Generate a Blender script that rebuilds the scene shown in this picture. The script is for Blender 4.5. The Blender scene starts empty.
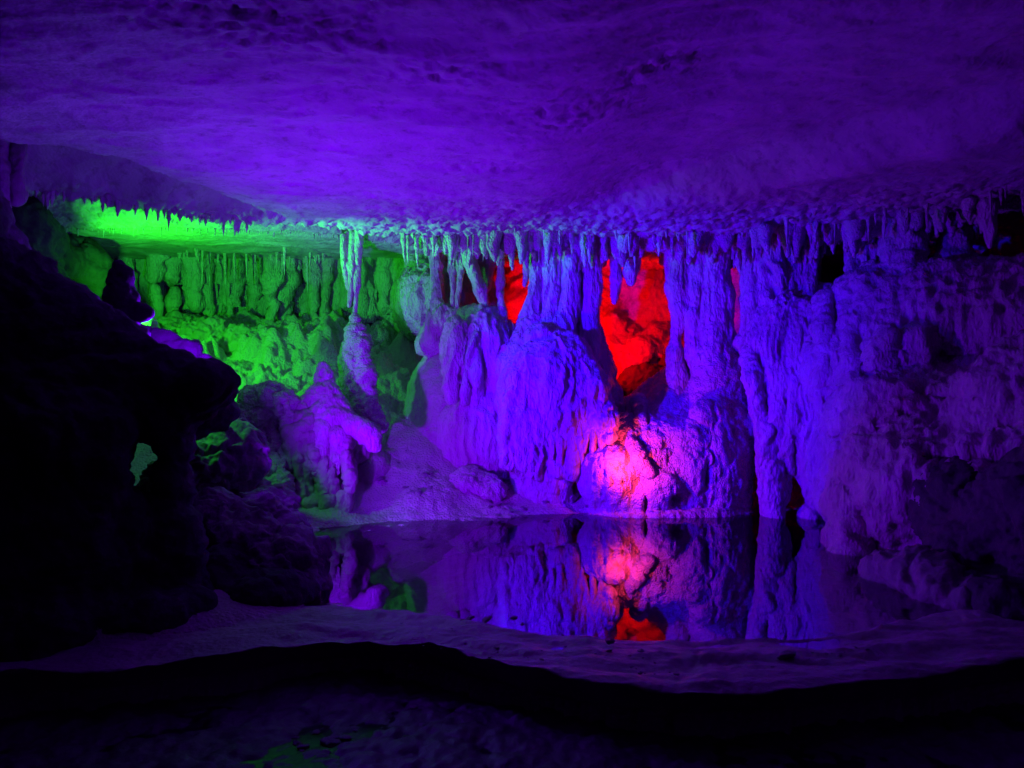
import bpy, math, random
import numpy as np

rng = np.random.RandomState(7)
random.seed(7)
SC = bpy.context.scene
COL = SC.collection
F = 768.0            # focal length in pixels (27 mm on a 36 mm sensor)
CAMZ = 1.5           # eye height above the pool


def W(px, py, D):
    """point at distance D seen at pixel px, py"""
    return np.array([(px - 512.0) / F * D, D, CAMZ + (384.0 - py) / F * D])


# ------------------------------------------------------------------ noise
_perm = np.random.RandomState(11).permutation(256).astype(np.int64)
_perm = np.concatenate([_perm, _perm, _perm])
_grad = np.random.RandomState(12).normal(size=(256, 3))
_grad /= np.linalg.norm(_grad, axis=1)[:, None]
_grad = _grad.astype(np.float32)


def perlin(P):
    P = np.asarray(P, dtype=np.float32)
    I = np.floor(P).astype(np.int64)
    f = P - I
    u = f * f * f * (f * (f * 6 - 15) + 10)
    I &= 255
    out = 0
    for dx in (0, 1):
        wx = u[:, 0] if dx else 1 - u[:, 0]
        hx = _perm[I[:, 0] + dx]
        for dy in (0, 1):
            wy = u[:, 1] if dy else 1 - u[:, 1]
            hy = _perm[hx + I[:, 1] + dy]
            for dz in (0, 1):
                wz = u[:, 2] if dz else 1 - u[:, 2]
                h = _perm[hy + I[:, 2] + dz]
                g = _grad[h]
                d = g[:, 0] * (f[:, 0] - dx) + g[:, 1] * (f[:, 1] - dy) + g[:, 2] * (f[:, 2] - dz)
                out = out + wx * wy * wz * d
    return out * 1.5


def pn(P, sx, sy=None, sz=None, off=0.0):
    sy = sx if sy is None else sy
    sz = sx if sz is None else sz
    return perlin(P * np.array([sx, sy, sz]) + off)


_cell = np.random.RandomState(13).rand(256, 3).astype(np.float32)


def knobs(P, s, off=0.0):
    """rounded popcorn bumps, 0..1"""
    P = np.asarray(P * s + off, dtype=np.float32)
    I = np.floor(P).astype(np.int64)
    f = (P - I).astype(np.float32)
    best = np.full(len(P), 9, dtype=np.float32)
    for dx in (-1, 0, 1):
        hx = _perm[(I[:, 0] + dx) & 255]
        for dy in (-1, 0, 1):
            hy = _perm[hx + ((I[:, 1] + dy) & 255)]
            for dz in (-1, 0, 1):
                c = _cell[_perm[hy + ((I[:, 2] + dz) & 255)]]
                q = (c[:, 0] + dx - f[:, 0]) ** 2 + (c[:, 1] + dy - f[:, 1]) ** 2 + (c[:, 2] + dz - f[:, 2]) ** 2
                best = np.minimum(best, q)
    return np.clip(1 - best * 1.6, 0, 1)


def fbm(P, s, octs=4, off=0.0):
    a, t = 1.0, 0
    for o in range(octs):
        t = t + a * pn(P, s * 2 ** o, off=off + 13.7 * o)
        a *= 0.5
    return t


def ss(a, b, x):
    t = np.clip((x - a) / (b - a), 0, 1)
    return t * t * (3 - 2 * t)


# ------------------------------------------------------------------ displacement styles
def d_flow(V, a=1.0):
    """fluted, dripping flowstone with popcorn on it"""
    warp = np.stack([pn(V, 1.6, off=3) * .16 + pn(V, 5, off=3) * .05, pn(V, 1.6, off=9) * .16, np.zeros(len(V))], 1)
    Q = V + warp
    m = ss(-.35, .35, pn(V, 1.7, off=33))
    r = 1 - np.abs(pn(Q, 6.5, 6.5, .8, off=1.3)) * 2
    r2 = 1 - np.abs(pn(Q, 15, 15, 2.6, off=5.3)) * 2
    kn = .026 * knobs(V, 12, 3.1) + .020 * knobs(V * np.array([1, 1, .7]), 24, 7.7)
    return a * (.045 * r * (.35 + m) + .026 * r2 * (.4 + .8 * m) + .07 * pn(V, 2.4, off=4) + .035 * pn(V, 6, 6, 4, off=44) +
                kn * (1.5 - .8 * m) + .014 * (.3 - np.abs(pn(V, 42, 42, 26))) - .040 * ss(.25, .50, pn(V, 7.5, 7.5, 3.5, off=61)) - .022 * ss(.2, .45, pn(V, 17, 17, 9, off=67)))


def d_flute(V, a=1.0):
    """long vertical flutes of hanging drapery"""
    warp = np.stack([pn(V, 1.2, off=3) * .15 + pn(V, 3.5, off=3) * .04, pn(V, 1.2, off=9) * .1, np.zeros(len(V))], 1)
    Q = V + warp
    m = ss(-.4, .3, pn(V, 2.2, 2.2, 1.2, off=33))
    r = 1 - np.abs(pn(Q, 7.5, 7.5, .45, off=1.3)) * 2
    r2 = 1 - np.abs(pn(Q, 19, 19, 1.3, off=5.3)) * 2
    return a * (.050 * r * (.5 + m) + .032 * r2 * (.5 + .7 * m) + .05 * pn(V, 2.2, 2.2, 1.4, off=4) + .014 * pn(V, 14, 14, 5, off=8) +
                .014 * (1.2 - m) * knobs(V * np.array([1, 1, .6]), 22, 7.7) + .008 * pn(V, 45, 45, 20))


def d_drape(V, a=1.0):
    """slimmer stalactites and columns"""
    warp = np.stack([pn(V, 3, off=3) * .05, pn(V, 3, off=9) * .05, np.zeros(len(V))], 1)
    r = 1 - np.abs(pn(V + warp, 13, 13, 1.3, off=2.1)) * 2
    return a * (.020 * r + .030 * pn(V, 5, 5, 3, off=7) + .014 * pn(V, 15, 15, 6) + .012 * knobs(V * np.array([1, 1, .6]), 26, 3))


def d_coral(V, a=1.0):
    """knobbly cave popcorn"""
    return a * (.07 * fbm(V, 2.2, 2) + .045 * knobs(V, 8, 2) + .036 * knobs(V, 17, 5) + .020 * knobs(V, 34, 9))


def d_rock(V, a=1.0):
    """broken bedrock with ledges"""
    s = pn(V, 1.5, 1.5, 4.5, off=8) + .3 * pn(V, 4, 4, 9, off=4)
    cr = np.minimum(np.abs(pn(V, 2.6, 2.6, 3.6, off=12)), .12) / .12
    return a * (.20 * fbm(V, 1.1, 3) + .09 * np.round(s * 4) / 4 + .06 * np.abs(pn(V, 5, off=2)) + .045 * fbm(V, 11, 4) + .05 * cr)


def d_smooth(V, a=1.0):
    return a * (.05 * fbm(V, 1.5, 2) + .020 * fbm(V, 7, 4) + .008 * knobs(V, 26))


# ------------------------------------------------------------------ objects
def tag(o, label=None, cat=None, group=None, kind=None):
    if label: o['label'] = label
    if cat: o['category'] = cat
    if group: o['group'] = group
    if kind: o['kind'] = kind
    return o


def mesh_obj(name, V, Fq, mat, parent=None, smooth=True, origin=None):
    me = bpy.data.meshes.new(name)
    V = np.asarray(V, dtype=np.float32)
    if origin is not None:
        V = V - np.asarray(origin, dtype=np.float32)
    Fq = np.asarray(Fq, dtype=np.int32)
    k = Fq.shape[1]
    me.vertices.add(len(V))
    me.vertices.foreach_set('co', V.ravel())
    me.loops.add(Fq.size)
    me.loops.foreach_set('vertex_index', Fq.ravel())
    me.polygons.add(len(Fq))
    me.polygons.foreach_set('loop_start', np.arange(0, Fq.size, k, dtype=np.int32))
    me.polygons.foreach_set('loop_total', np.full(len(Fq), k, dtype=np.int32))
    me.polygons.foreach_set('use_smooth', np.full(len(Fq), smooth))
    me.update(calc_edges=True)
    me.materials.append(mat)
    o = bpy.data.objects.new(name, me)
    COL.objects.link(o)
    if origin is not None and parent is None:
        o.location = origin
    if parent is not None:
        o.parent = parent
    return o


def empty(name, loc):
    o = bpy.data.objects.new(name, None)
    o.location = loc
    COL.objects.link(o)
    return o


# ------------------------------------------------------------------ signed distance modelling
class Solid:
    """smooth union / subtraction of tapered tubes and ellipsoids, meshed with surface nets"""
    def __init__(s, h=.02):
        s.h, s.prims = h, []

    def tube(s, pts, k=.05, sy=1.0, cut=False):
        for a, b in zip(pts[:-1], pts[1:]):
            s.prims.append(('t', np.array(a[:3], float), np.array(b[:3], float), a[3], b[3], k, sy, cut))
        return s

    def ptube(s, pts, k=.05, sy=1.0, cut=False):
        """pts: (px, py, D, radius in px)"""
        return s.tube([tuple(W(p[0], p[1], p[2])) + (p[3] / F * p[2],) for p in pts], k, sy, cut)

    def ell(s, c, r, k=.08, cut=False):
        s.prims.append(('e', np.array(c, float), np.array(r, float), k, cut))
        return s

    def pell(s, px, py, D, rx, ry, rd, k=.08, cut=False):
        return s.ell(W(px, py, D), (rx / F * D, rd, ry / F * D), k, cut)

    def build(s):
        lo, hi = np.full(3, 1e9), np.full(3, -1e9)
        boxes = []
        for p in s.prims:
            if p[0] == 't':
                _, a, b, ra, rb, k, sy, cut = p
                m = max(ra, rb) * np.array([1, 1 / sy, 1])
                l, u = np.minimum(a, b) - m - k, np.maximum(a, b) + m + k
            else:
                _, c, r, k, cut = p
                l, u = c - r - k, c + r + k
            boxes.append((l, u))
            if not cut:
                lo, hi = np.minimum(lo, l), np.maximum(hi, u)
        h = s.h
        lo -= 3 * h
        n = np.ceil((hi - lo) / h).astype(int) + 4
        d = np.full(n, 1.0, dtype=np.float32)
        ax = [(lo[i] + h * np.arange(n[i])).astype(np.float32) for i in range(3)]
        for p, (l, u) in zip(s.prims, boxes):
            i0 = np.clip(np.floor((l - lo) / h).astype(int) - 2, 0, n)
            i1 = np.clip(np.ceil((u - lo) / h).astype(int) + 3, 0, n)
            if np.any(i1 <= i0):
                continue
            X = ax[0][i0[0]:i1[0]][:, None, None]
            Y = ax[1][i0[1]:i1[1]][None, :, None]
            Z = ax[2][i0[2]:i1[2]][None, None, :]
            if p[0] == 't':
                _, a, b, ra, rb, k, sy, cut = p
                ba = b - a
                t = np.clip(((X - a[0]) * ba[0] + (Y - a[1]) * ba[1] + (Z - a[2]) * ba[2]) / max(ba @ ba, 1e-9), 0, 1)
                q = np.sqrt((X - a[0] - t * ba[0]) ** 2 + ((Y - a[1] - t * ba[1]) * sy) ** 2 + (Z - a[2] - t * ba[2]) ** 2)
                v = q - (ra + t * (rb - ra))
            else:
                _, c, r, k, cut = p
                k0 = np.sqrt(((X - c[0]) / r[0]) ** 2 + ((Y - c[1]) / r[1]) ** 2 + ((Z - c[2]) / r[2]) ** 2)
                v = (k0 - 1) * np.min(r) * (.5 + .5 * np.mean(r) / np.min(r))
            S = d[i0[0]:i1[0], i0[1]:i1[1], i0[2]:i1[2]]
            if cut:
                e = -v
                m = np.clip(.5 - .5 * (S - e) / k, 0, 1)
                S[...] = S * (1 - m) + e * m + k * m * (1 - m)
            else:
                m = np.clip(.5 + .5 * (S - v) / k, 0, 1)
                S[...] = S * (1 - m) + v * m - k * m * (1 - m)
        return surface_nets(d, lo, h)

    def obj(s, name, mat, disp=None, amp=1.0, parent=None, zmin=None):
        V, Q = s.build()
        N = normals(V, Q)
        if disp is not None:
            V = V + N * disp(V, amp)[:, None]
        org = None
        if parent is None:
            org = np.array([(V[:, 0].min() + V[:, 0].max()) / 2, (V[:, 1].min() + V[:, 1].max()) / 2, V[:, 2].min()])
        else:
            V = V - np.array(parent.location)
        return mesh_obj(name, V, Q, mat, parent, True, org)


def surface_nets(d, lo, h):
    neg = d < 0
    nx, ny, nz = d.shape
    cnt = np.zeros((nx - 1, ny - 1, nz - 1), dtype=np.int8)
    for a in (0, 1):
        for b in (0, 1):
            for c in (0, 1):
                cnt += neg[a:nx - 1 + a, b:ny - 1 + b, c:nz - 1 + c]
    I = np.argwhere((cnt > 0) & (cnt < 8))
    ids = np.full(cnt.shape, -1, dtype=np.int32)
    ids[I[:, 0], I[:, 1], I[:, 2]] = np.arange(len(I))
    acc = np.zeros((len(I), 3), dtype=np.float64)
    num = np.zeros(len(I))
    corners = [(a, b, c) for a in (0, 1) for b in (0, 1) for c in (0, 1)]
    vals = {c: d[I[:, 0] + c[0], I[:, 1] + c[1], I[:, 2] + c[2]] for c in corners}
    for c0 in corners:
        for axis in range(3):
            if c0[axis]:
                continue
            c1 = list(c0); c1[axis] = 1; c1 = tuple(c1)
            a, b = vals[c0], vals[c1]
            m = (a < 0) != (b < 0)
            t = np.where(m, a / np.where(m, a - b, 1), 0)
            pos = np.tile(np.array(c0, float), (len(I), 1))
            pos[:, axis] += t
            acc += pos * m[:, None]
            num += m
    V = (I + acc / num[:, None]) * h + lo
    quads = []
    for axis in range(3):
        o1, o2 = [(1, 2), (2, 0), (0, 1)][axis]
        sl0 = [slice(1, -1)] * 3; sl1 = [slice(1, -1)] * 3
        sl0[axis] = slice(0, -1); sl1[axis] = slice(1, None)
        a, b = neg[tuple(sl0)], neg[tuple(sl1)]
        for flip, m in ((False, a & ~b), (True, ~a & b)):
            E = np.argwhere(m)
            if not len(E):
                continue
            base = E.copy()
            for ax_ in range(3):
                if ax_ != axis:
                    base[:, ax_] += 1
            qs = []
            for u, v in ((-1, -1), (0, -1), (0, 0), (-1, 0)):
                c = base.copy()
                c[:, o1] += u
                c[:, o2] += v
                qs.append(ids[c[:, 0], c[:, 1], c[:, 2]])
            q = np.stack(qs, 1)
            if flip:
                q = q[:, ::-1]
            quads.append(q[(q >= 0).all(1)])
    return V, np.concatenate(quads)


def normals(V, Q):
    n = np.cross(V[Q[:, 2]] - V[Q[:, 0]], V[Q[:, 3]] - V[Q[:, 1]])
    N = np.zeros_like(V)
    for c in range(4):
        for a in range(3):
            N[:, a] += np.bincount(Q[:, c], weights=n[:, a], minlength=len(V))
    return N / np.maximum(np.linalg.norm(N, axis=1), 1e-12)[:, None]


def grid_quads(nu, nv):
    i = np.arange(nu - 1)[:, None] * nv + np.arange(nv - 1)[None, :]
    i = i.ravel()
    return np.stack([i, i + nv, i + nv + 1, i + 1], 1)


# ------------------------------------------------------------------ materials
def rock_mat(name, c1, c2, c3, rough=.6, bump=.5, scale=30.0, vert=.35, stain=.25, spec=.35):
    m = bpy.data.materials.new(name)
    m.use_nodes = True
    nt = m.node_tree
    N, L = nt.nodes, nt.links
    b = N['Principled BSDF']
    tc = N.new('ShaderNodeNewGeometry')
    mp = N.new('ShaderNodeMapping'); mp.inputs['Scale'].default_value = (1, 1, vert)
    L.new(tc.outputs['Position'], mp.inputs['Vector'])
    n1 = N.new('ShaderNodeTexNoise'); n1.inputs['Scale'].default_value = 2.6; n1.inputs['Detail'].default_value = 6
    n1.inputs['Roughness'].default_value = .62
    L.new(mp.outputs[0], n1.inputs['Vector'])
    r1 = N.new('ShaderNodeValToRGB')
    e = r1.color_ramp.elements
    e[0].position, e[0].color = .30, (*c2, 1)
    e[1].position, e[1].color = .62, (*c1, 1)
    L.new(n1.outputs['Fac'], r1.inputs['Fac'])
    n2 = N.new('ShaderNodeTexNoise'); n2.inputs['Scale'].default_value = 9; n2.inputs['Detail'].default_value = 8
    n2.inputs['Roughness'].default_value = .7
    L.new(mp.outputs[0], n2.inputs['Vector'])
    r2 = N.new('ShaderNodeValToRGB')
    r2.color_ramp.elements[0].position = .52
    r2.color_ramp.elements[1].position = .70
    L.new(n2.outputs['Fac'], r2.inputs['Fac'])
    mm = N.new('ShaderNodeMath'); mm.operation = 'MULTIPLY'; mm.inputs[1].default_value = stain
    L.new(r2.outputs['Color'], mm.inputs[0])
    mx = N.new('ShaderNodeMixRGB'); mx.inputs['Color2'].default_value = (*c3, 1)
    L.new(mm.outputs[0], mx.inputs['Fac']); L.new(r1.outputs['Color'], mx.inputs['Color1'])
    L.new(mx.outputs[0], b.inputs['Base Color'])
    n3 = N.new('ShaderNodeTexNoise'); n3.inputs['Scale'].default_value = scale; n3.inputs['Detail'].default_value = 7
    n3.inputs['Roughness'].default_value = .65
    L.new(mp.outputs[0], n3.inputs['Vector'])
    vo = N.new('ShaderNodeTexVoronoi'); vo.inputs['Scale'].default_value = scale * 1.3
    vo.feature = 'SMOOTH_F1'
    L.new(mp.outputs[0], vo.inputs['Vector'])
    ad = N.new('ShaderNodeMath'); ad.operation = 'MULTIPLY_ADD'; ad.inputs[1].default_value = -.7
    L.new(vo.outputs['Distance'], ad.inputs[0]); L.new(n3.outputs['Fac'], ad.inputs[2])
    bp = N.new('ShaderNodeBump'); bp.inputs['Strength'].default_value = bump; bp.inputs['Distance'].default_value = .03
    L.new(ad.outputs[0], bp.inputs['Height'])
    L.new(bp.outputs[0], b.inputs['Normal'])
    rr = N.new('ShaderNodeMapRange')
    rr.inputs['To Min'].default_value = rough - .18; rr.inputs['To Max'].default_value = min(1, rough + .18)
    L.new(n2.outputs['Fac'], rr.inputs['Value'])
    L.new(rr.outputs[0], b.inputs['Roughness'])
    b.inputs['Specular IOR Level'].default_value = spec
    return m


def water_mat(name, tint, rip=.02, ior=1.38, rough=.015):
    m = bpy.data.materials.new(name)
    m.use_nodes = True
    nt = m.node_tree
    N, L = nt.nodes, nt.links
    N.remove(N['Principled BSDF'])
    out = N['Material Output']
    gl = N.new('ShaderNodeBsdfGlossy'); gl.inputs['Roughness'].default_value = rough
    tr = N.new('ShaderNodeBsdfTransparent'); tr.inputs['Color'].default_value = (*tint, 1)
    fr = N.new('ShaderNodeFresnel'); fr.inputs['IOR'].default_value = ior
    mx = N.new('ShaderNodeMixShader')
    geo = N.new('ShaderNodeNewGeometry')
    nz = N.new('ShaderNodeTexNoise'); nz.inputs['Scale'].default_value = 3.0; nz.inputs['Detail'].default_value = 2
    L.new(geo.outputs['Position'], nz.inputs['Vector'])
    bp = N.new('ShaderNodeBump'); bp.inputs['Strength'].default_value = rip; bp.inputs['Distance'].default_value = .02
    L.new(nz.outputs['Fac'], bp.inputs['Height'])
    L.new(bp.outputs[0], gl.inputs['Normal'])
    L.new(fr.outputs[0], mx.inputs[0]); L.new(tr.outputs[0], mx.inputs[1]); L.new(gl.outputs[0], mx.inputs[2])
    L.new(mx.outputs[0], out.inputs['Surface'])
    return m


M_FLOW = rock_mat('flowstone', (.56, .52, .45), (.38, .33, .27), (.16, .12, .10), .45, 1.0, 38, .40, .45, .5)
M_CORAL = rock_mat('coral_flowstone', (.58, .54, .47), (.40, .35, .29), (.18, .13, .11), .5, 1.0, 46, .8, .4, .5)
M_CEIL = rock_mat('ceiling_limestone', (.44, .40, .37), (.30, .27, .25), (.13, .10, .09), .65, .40, 30, 1, .65, .25)
M_WALL = rock_mat('wall_limestone', (.40, .35, .30), (.24, .20, .17), (.10, .08, .07), .7, .7, 20, .8, .5, .25)
M_FLOOR = rock_mat('beach_calcite', (.50, .45, .39), (.36, .31, .26), (.17, .13, .11), .5, .8, 32, 1, .3, .35)
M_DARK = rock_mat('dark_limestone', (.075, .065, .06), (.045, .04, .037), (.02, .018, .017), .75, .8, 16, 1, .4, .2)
M_BOULD = rock_mat('boulder_limestone', (.25, .22, .19), (.15, .135, .12), (.06, .05, .05), .65, .8, 18, 1, .4, .3)
M_RIM = rock_mat('rimstone', (.40, .36, .31), (.26, .23, .20), (.10, .08, .07), .45, .5, 24, 1, .4, .4)
M_MUD = rock_mat('wet_mud', (.09, .08, .075), (.055, .05, .045), (.03, .028, .025), .45, .5, 18, 1, .4, .4)
M_PEB = rock_mat('pebble_stone', (.22, .20, .18), (.13, .12, .11), (.06, .05, .05), .5, .6, 40, 1, .4, .4)
M_POOL = water_mat('pool_water', (.78, .74, .82), .010, 4.5)
M_PUD = water_mat('puddle_water', (.55, .55, .6), .10, 1.33, .14)

# ------------------------------------------------------------------ ceiling
xe = [-9, -6, -4.5, -3.8, -3.1, -2.2, -1.15, 0, 9]
ye = [6.2, 6.7, 7.3, 7.7, 8.5, 8.9, 9.5, 10.6, 11]
xr_ = [-9, -6, -3.7, -3.2, -2.9, -2.7, -2.4, -2.2]
yr_ = [5.0, 5.2, 6.0, 6.4, 7.1, 7.7, 8.8, 9.6]


def ceiling_z(x, y, detail=True):
    P = np.stack([x, y, np.zeros_like(x)], 1)
    wob = .10 * pn(P, 1.7, off=5) + .05 * pn(P, 5, off=9)
    De = np.interp(x, xe, ye) + wob
    Dl = np.maximum(De + .45, np.interp(x, [-9, -3.3, -2.2, -1.5, 0], [9.0, 9.1, 9.5, 9.9, 11.2]) + .5 * wob)
    near = 3.33 + .07 * fbm(P, .45, 2, 31) + .02 * pn(P, .6, 2.5, 1, off=2)
    # slow swells, stretched sideways
    near = near + .065 * np.abs(pn(P, .5, 1.3, 1, off=17))
    # low swell on the right that faces the lamps
    line = np.interp(x, [-1, 1.0, 2.3, 3.7, 8], [9.2, 8.3, 7.1, 5.6, 4.2])
    near = near + ss(.2, 1.6, x) * (.34 * ss(.30, -.35, y - line + .15 * pn(P, .9, off=3)) - .03)
    # recess on the left
    Dr = np.interp(x, xr_, yr_) + .6 * wob
    near = near + .42 * ss(0, .10, y - Dr) * ss(0.02, .9, De - y) * ss(-2.35, -2.65, x)
    # green chamber: step up, bright lip, far ceiling
    tl = np.clip((y - De - .12) / np.maximum(Dl - De - .12, .05), 0, 1)
    far = np.where(y < De + .12, 3.33 + (.40) * np.clip((y - De) / .12, 0, 1), 3.73 - .39 * tl)
    far = far + np.where(y > Dl, .035 * (y - Dl) + .04 * pn(P, .6, 3.2, 1, off=2), 0)
    w = ss(-.7, -1.5, x) * (y > De)
    z = near * (1 - w) + far * w
    if detail:
        pm = 0
        for cx, cy, rx, ry in ((.35, 5.35, .62, .55), (-1.3, 4.0, .75, .45), (-.45, 4.55, .45, .3), (-.3, 6.6, .5, .3), (-3.2, 3.9, .8, .4), (.9, 5.0, .4, .3)):
            pm = np.maximum(pm, ss(1.25, .3, np.sqrt(((x - cx) / rx) ** 2 + ((y - cy) / ry) ** 2) + .35 * pn(P, 3, off=4)))
        pit = ss(.14, .34, pn(P, 12, 16, 1, off=3) + .5 * pn(P, 30, off=1))
        z = z + pm * (.044 * pit - .012 * np.abs(pn(P, 9, off=8)))
        z = z + .020 * fbm(P * np.array([.6, 1.6, 1]), 2.6, 5, 41) + .008 * fbm(P, 18, 3, 51) + .014 * np.minimum(np.abs(pn(P, 1.3, 2.6, 1, off=71)), .1) / .1
        # knobbly coral growth where the ceiling meets the curtain
        cur = ss(7.0, 8.6, y + .12 * np.maximum(x, 0) ** 1.3) * ss(-2.2, -.8, x)
        edge = np.maximum(cur, ss(-.45, -.1, y - De) * (y < De) * ss(-.6, -1.4, x))
        edge = np.maximum(edge, w * ss(Dl + .03, Dl - .15, y))
        z = z - edge * (.05 * knobs(P, 7, 14) + .05 * knobs(P, 15, 15) + .03 * knobs(P, 30, 16) - .03)
    return z


def sheet(name, xs, ys, zf, mat, flip=False):
    X, Y = np.meshgrid(xs, ys, indexing='ij')
    Z = zf(X.ravel(), Y.ravel())
    V = np.stack([X.ravel(), Y.ravel(), Z], 1)
    Q = grid_quads(len(xs), len(ys))
    if flip:
        Q = Q[:, ::-1]
    return tag(mesh_obj(name, V, Q, mat), kind='structure')


cxs = np.concatenate([np.arange(-9, -6, .06), np.arange(-6, 6.5, .025), np.arange(6.5, 9, .06)])
cys = np.concatenate([np.arange(-2, 3, .06), np.arange(3, 7, .03), np.arange(7, 10.5, .018), np.arange(10.5, 15.2, .05)])
sheet('cave_ceiling', cxs, cys, ceiling_z, M_CEIL, True)

# ------------------------------------------------------------------ floor, pool basin, banks
rim_px = [-400, 0, 100, 200, 300, 370, 430, 480, 540, 600, 700, 800, 900, 1024, 1400]
rim_y = [690, 676, 668, 655, 643, 637, 645, 660, 673, 685, 692, 688, 678, 662, 640]
rx_, rD = [], []
for a, b in zip(rim_px, rim_y):
    D = F * 1.46 / (b - 384.0)
    rx_.append((a - 512) / F * D); rD.append(D)
edge_px = [-400, 100, 200, 330, 420, 480, 540, 600, 700, 800, 870, 930, 1400]
edge_y = [560, 590, 600, 602, 612, 627, 634, 640, 643, 640, 634, 615, 560]
ex_, eD = [], []
for a, b in zip(edge_px, edge_y):
    D = F * 1.5 / (b - 384.0)
    ex_.append((a - 512) / F * D); eD.append(D)


def rim_front(x):
    return np.interp(x, rx_, rD)


def pool_edge(x):
    return np.interp(x, ex_, eD)


def floor_z(x, y):
    P = np.stack([x, y, np.zeros_like(x)], 1)
    rf, pe = rim_front(x), pool_edge(x)
    low = -.238 + .045 * fbm(P, 1.4, 3, 3) + .02 * knobs(P, 7, 3) + .012 * fbm(P, 20, 2, 8)
    z = np.where(y < rf + .2, -.62, -.33)
    # far bank
    wl = np.interp(x, [-6, -3, -2.1, -1.6, -.8, -.2, .6, 2, 5], [7.6, 7.8, 8.0, 8.25, 8.5, 8.8, 8.95, 9.3, 9.3]) + .22 * pn(P, 1.1, off=6) + .08 * pn(P, 3.1, off=16)
    bank = .66 * (y - wl)
    bank = np.where(bank > 0, bank, .26 * bank)
    top = 2.25 + .1 * fbm(P, .8, 2, 7)
    bank = np.where(bank > top - .5, top - .5 + .5 * (1 - np.exp(-(bank - top + .5) / .5)), bank)
    # gentler foot: the beach
    bank = bank - .05 * np.exp(-((y - wl - .75) / .55) ** 2) * ss(-2.6, -1.8, x)
    rough = ss(9.3, 10.2, y) * ss(-.9, -1.8, x)
    bank = bank + rough * (.22 * fbm(P, 1.7, 4, 9) + .16 * np.round(4 * pn(P, 1.2, 4.0, 1, off=3)) / 4 + .17 * knobs(P, 3.5, 3) + .10 * knobs(P, 8, 5) + .05 * knobs(P, 17, 6)) + .02 * fbm(P, 4, 4, 5) + ss(-.1, .4, pn(P, 1.8, off=77) + .15) * (.030 * knobs(P, 9, 8) + .022 * knobs(P, 19, 8))
    z = np.maximum(z, np.maximum(bank, -.33))
    # left shore
    xl = -.265 * np.maximum(y, 4.2) + .15 * pn(P, 1.3, off=21)
    left = .02 + .30 * (xl - x)
    left = np.where(left > .02, left, .02 + 3 * (left - .02)) + .05 * fbm(P, 2.2, 3, 22)
    left = np.minimum(left, .02 + .2 * np.maximum(xl - x, 0))
    left = -.12 + (left + .12) * ss(.15, .75, y - rf)
    left = np.where(y > rf + .12, left, -1)
    z = np.maximum(z, left)
    z = z + .008 * fbm(P, 14, 3, 2)
    return z


fxs = np.concatenate([np.arange(-9, -5.5, .07), np.arange(-5.5, 5.5, .025), np.arange(5.5, 9, .07)])
fys = np.concatenate([np.arange(-2, 2.4, .08), np.arange(2.4, 8, .03), np.arange(8, 12.5, .02), np.arange(12.5, 15.2, .06)])
sheet('cave_floor', fxs, fys, floor_z, M_FLOOR)


def bed_z(x, y):
    P = np.stack([x, y, np.zeros_like(x)], 1)
    return -.237 + .040 * fbm(P, 1.4, 3, 3) + .028 * knobs(P, 7, 3) + .016 * knobs(P, 16, 5) + .012 * fbm(P, 20, 2, 8)


sheet('puddle_bed', np.arange(-4.5, 4.5, .02), np.arange(.6, 5.3, .02), bed_z, M_MUD)


def pool_bed_z(x, y):
    P = np.stack([x, y, np.zeros_like(x)], 1)
    return -.20 + .05 * fbm(P, 1.1, 3, 13) + .02 * fbm(P, 9, 3, 8)


sheet('pool_bed', np.arange(-4.5, 5.5, .03), np.arange(3.95, 9.6, .03), lambda x, y: np.where(y < rim_front(x) + .3, -.5, pool_bed_z(x, y)), M_MUD)


def flat(name, x0, x1, y0, y1, z, mat):
    V = [(x0, y0, z), (x1, y0, z), (x1, y1, z), (x0, y1, z)]
    return tag(mesh_obj(name, V, [(0, 1, 2, 3)], mat, smooth=False), kind='structure')


# pool surface: near side follows the dam so it never runs over the drop
pv = []
pxs = np.linspace(-5, 5.5, 60)
for x in pxs:
    pv.append((x, max(float(rim_front(x)) + .28, float(np.interp(x, [-5, -1.7, -1.2], [9, 5.3, 4.0]))), 0.0)); pv.append((x, 11.0, 0.0))
tag(mesh_obj('pool_water', pv, [(2 * i, 2 * i + 2, 2 * i + 3, 2 * i + 1) for i in range(59)], M_POOL), kind='structure')
pv = []
for x in pxs:
    pv.append((x, .6, -.235)); pv.append((x, float(rim_front(x)) + .1, -.235))
tag(mesh_obj('puddle_water', pv, [(2 * i, 2 * i + 2, 2 * i + 3, 2 * i + 1) for i in range(59)], M_PUD), kind='structure')

# rimstone dam: swept profile with an undercut front
nu = 620
us = np.linspace(-4.6, 4.6, nu)
prof = []
for t in np.linspace(0, 1, 44):           # back to front over the top
    prof.append(('top', t))
for t in np.linspace(0, 1, 14)[1:]:       # rounded lip, undercut, foot
    prof.append(('front', t))
V = []
for x in us:
    f, e = float(rim_front(x)), float(pool_edge(x))
    e = max(e, f + .35)
    for kind_, t in prof:
        if kind_ == 'top':
            if t < .15:
                y, z = e + .35 * (1 - t / .15), -.18 * (1 - t / .15)
            else:
                s_ = (t - .15) / .85
                y = e + (f + .0 - e) * s_
                z = .035 * math.sin(min(1, s_ * 1.4) * math.pi * .5) + .012 * math.sin(s_ * 14 + 3 * math.sin(x * 1.1))
        else:
            a = t
            z = .04 - .34 * a
            y = f + .16 * min(1, a * 2.2) ** .7
        V.append((x, y, z))
V = np.array(V)
n1 = .05 * fbm(V * np.array([1, 1, 1]), 1.8, 3, 5)
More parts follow.
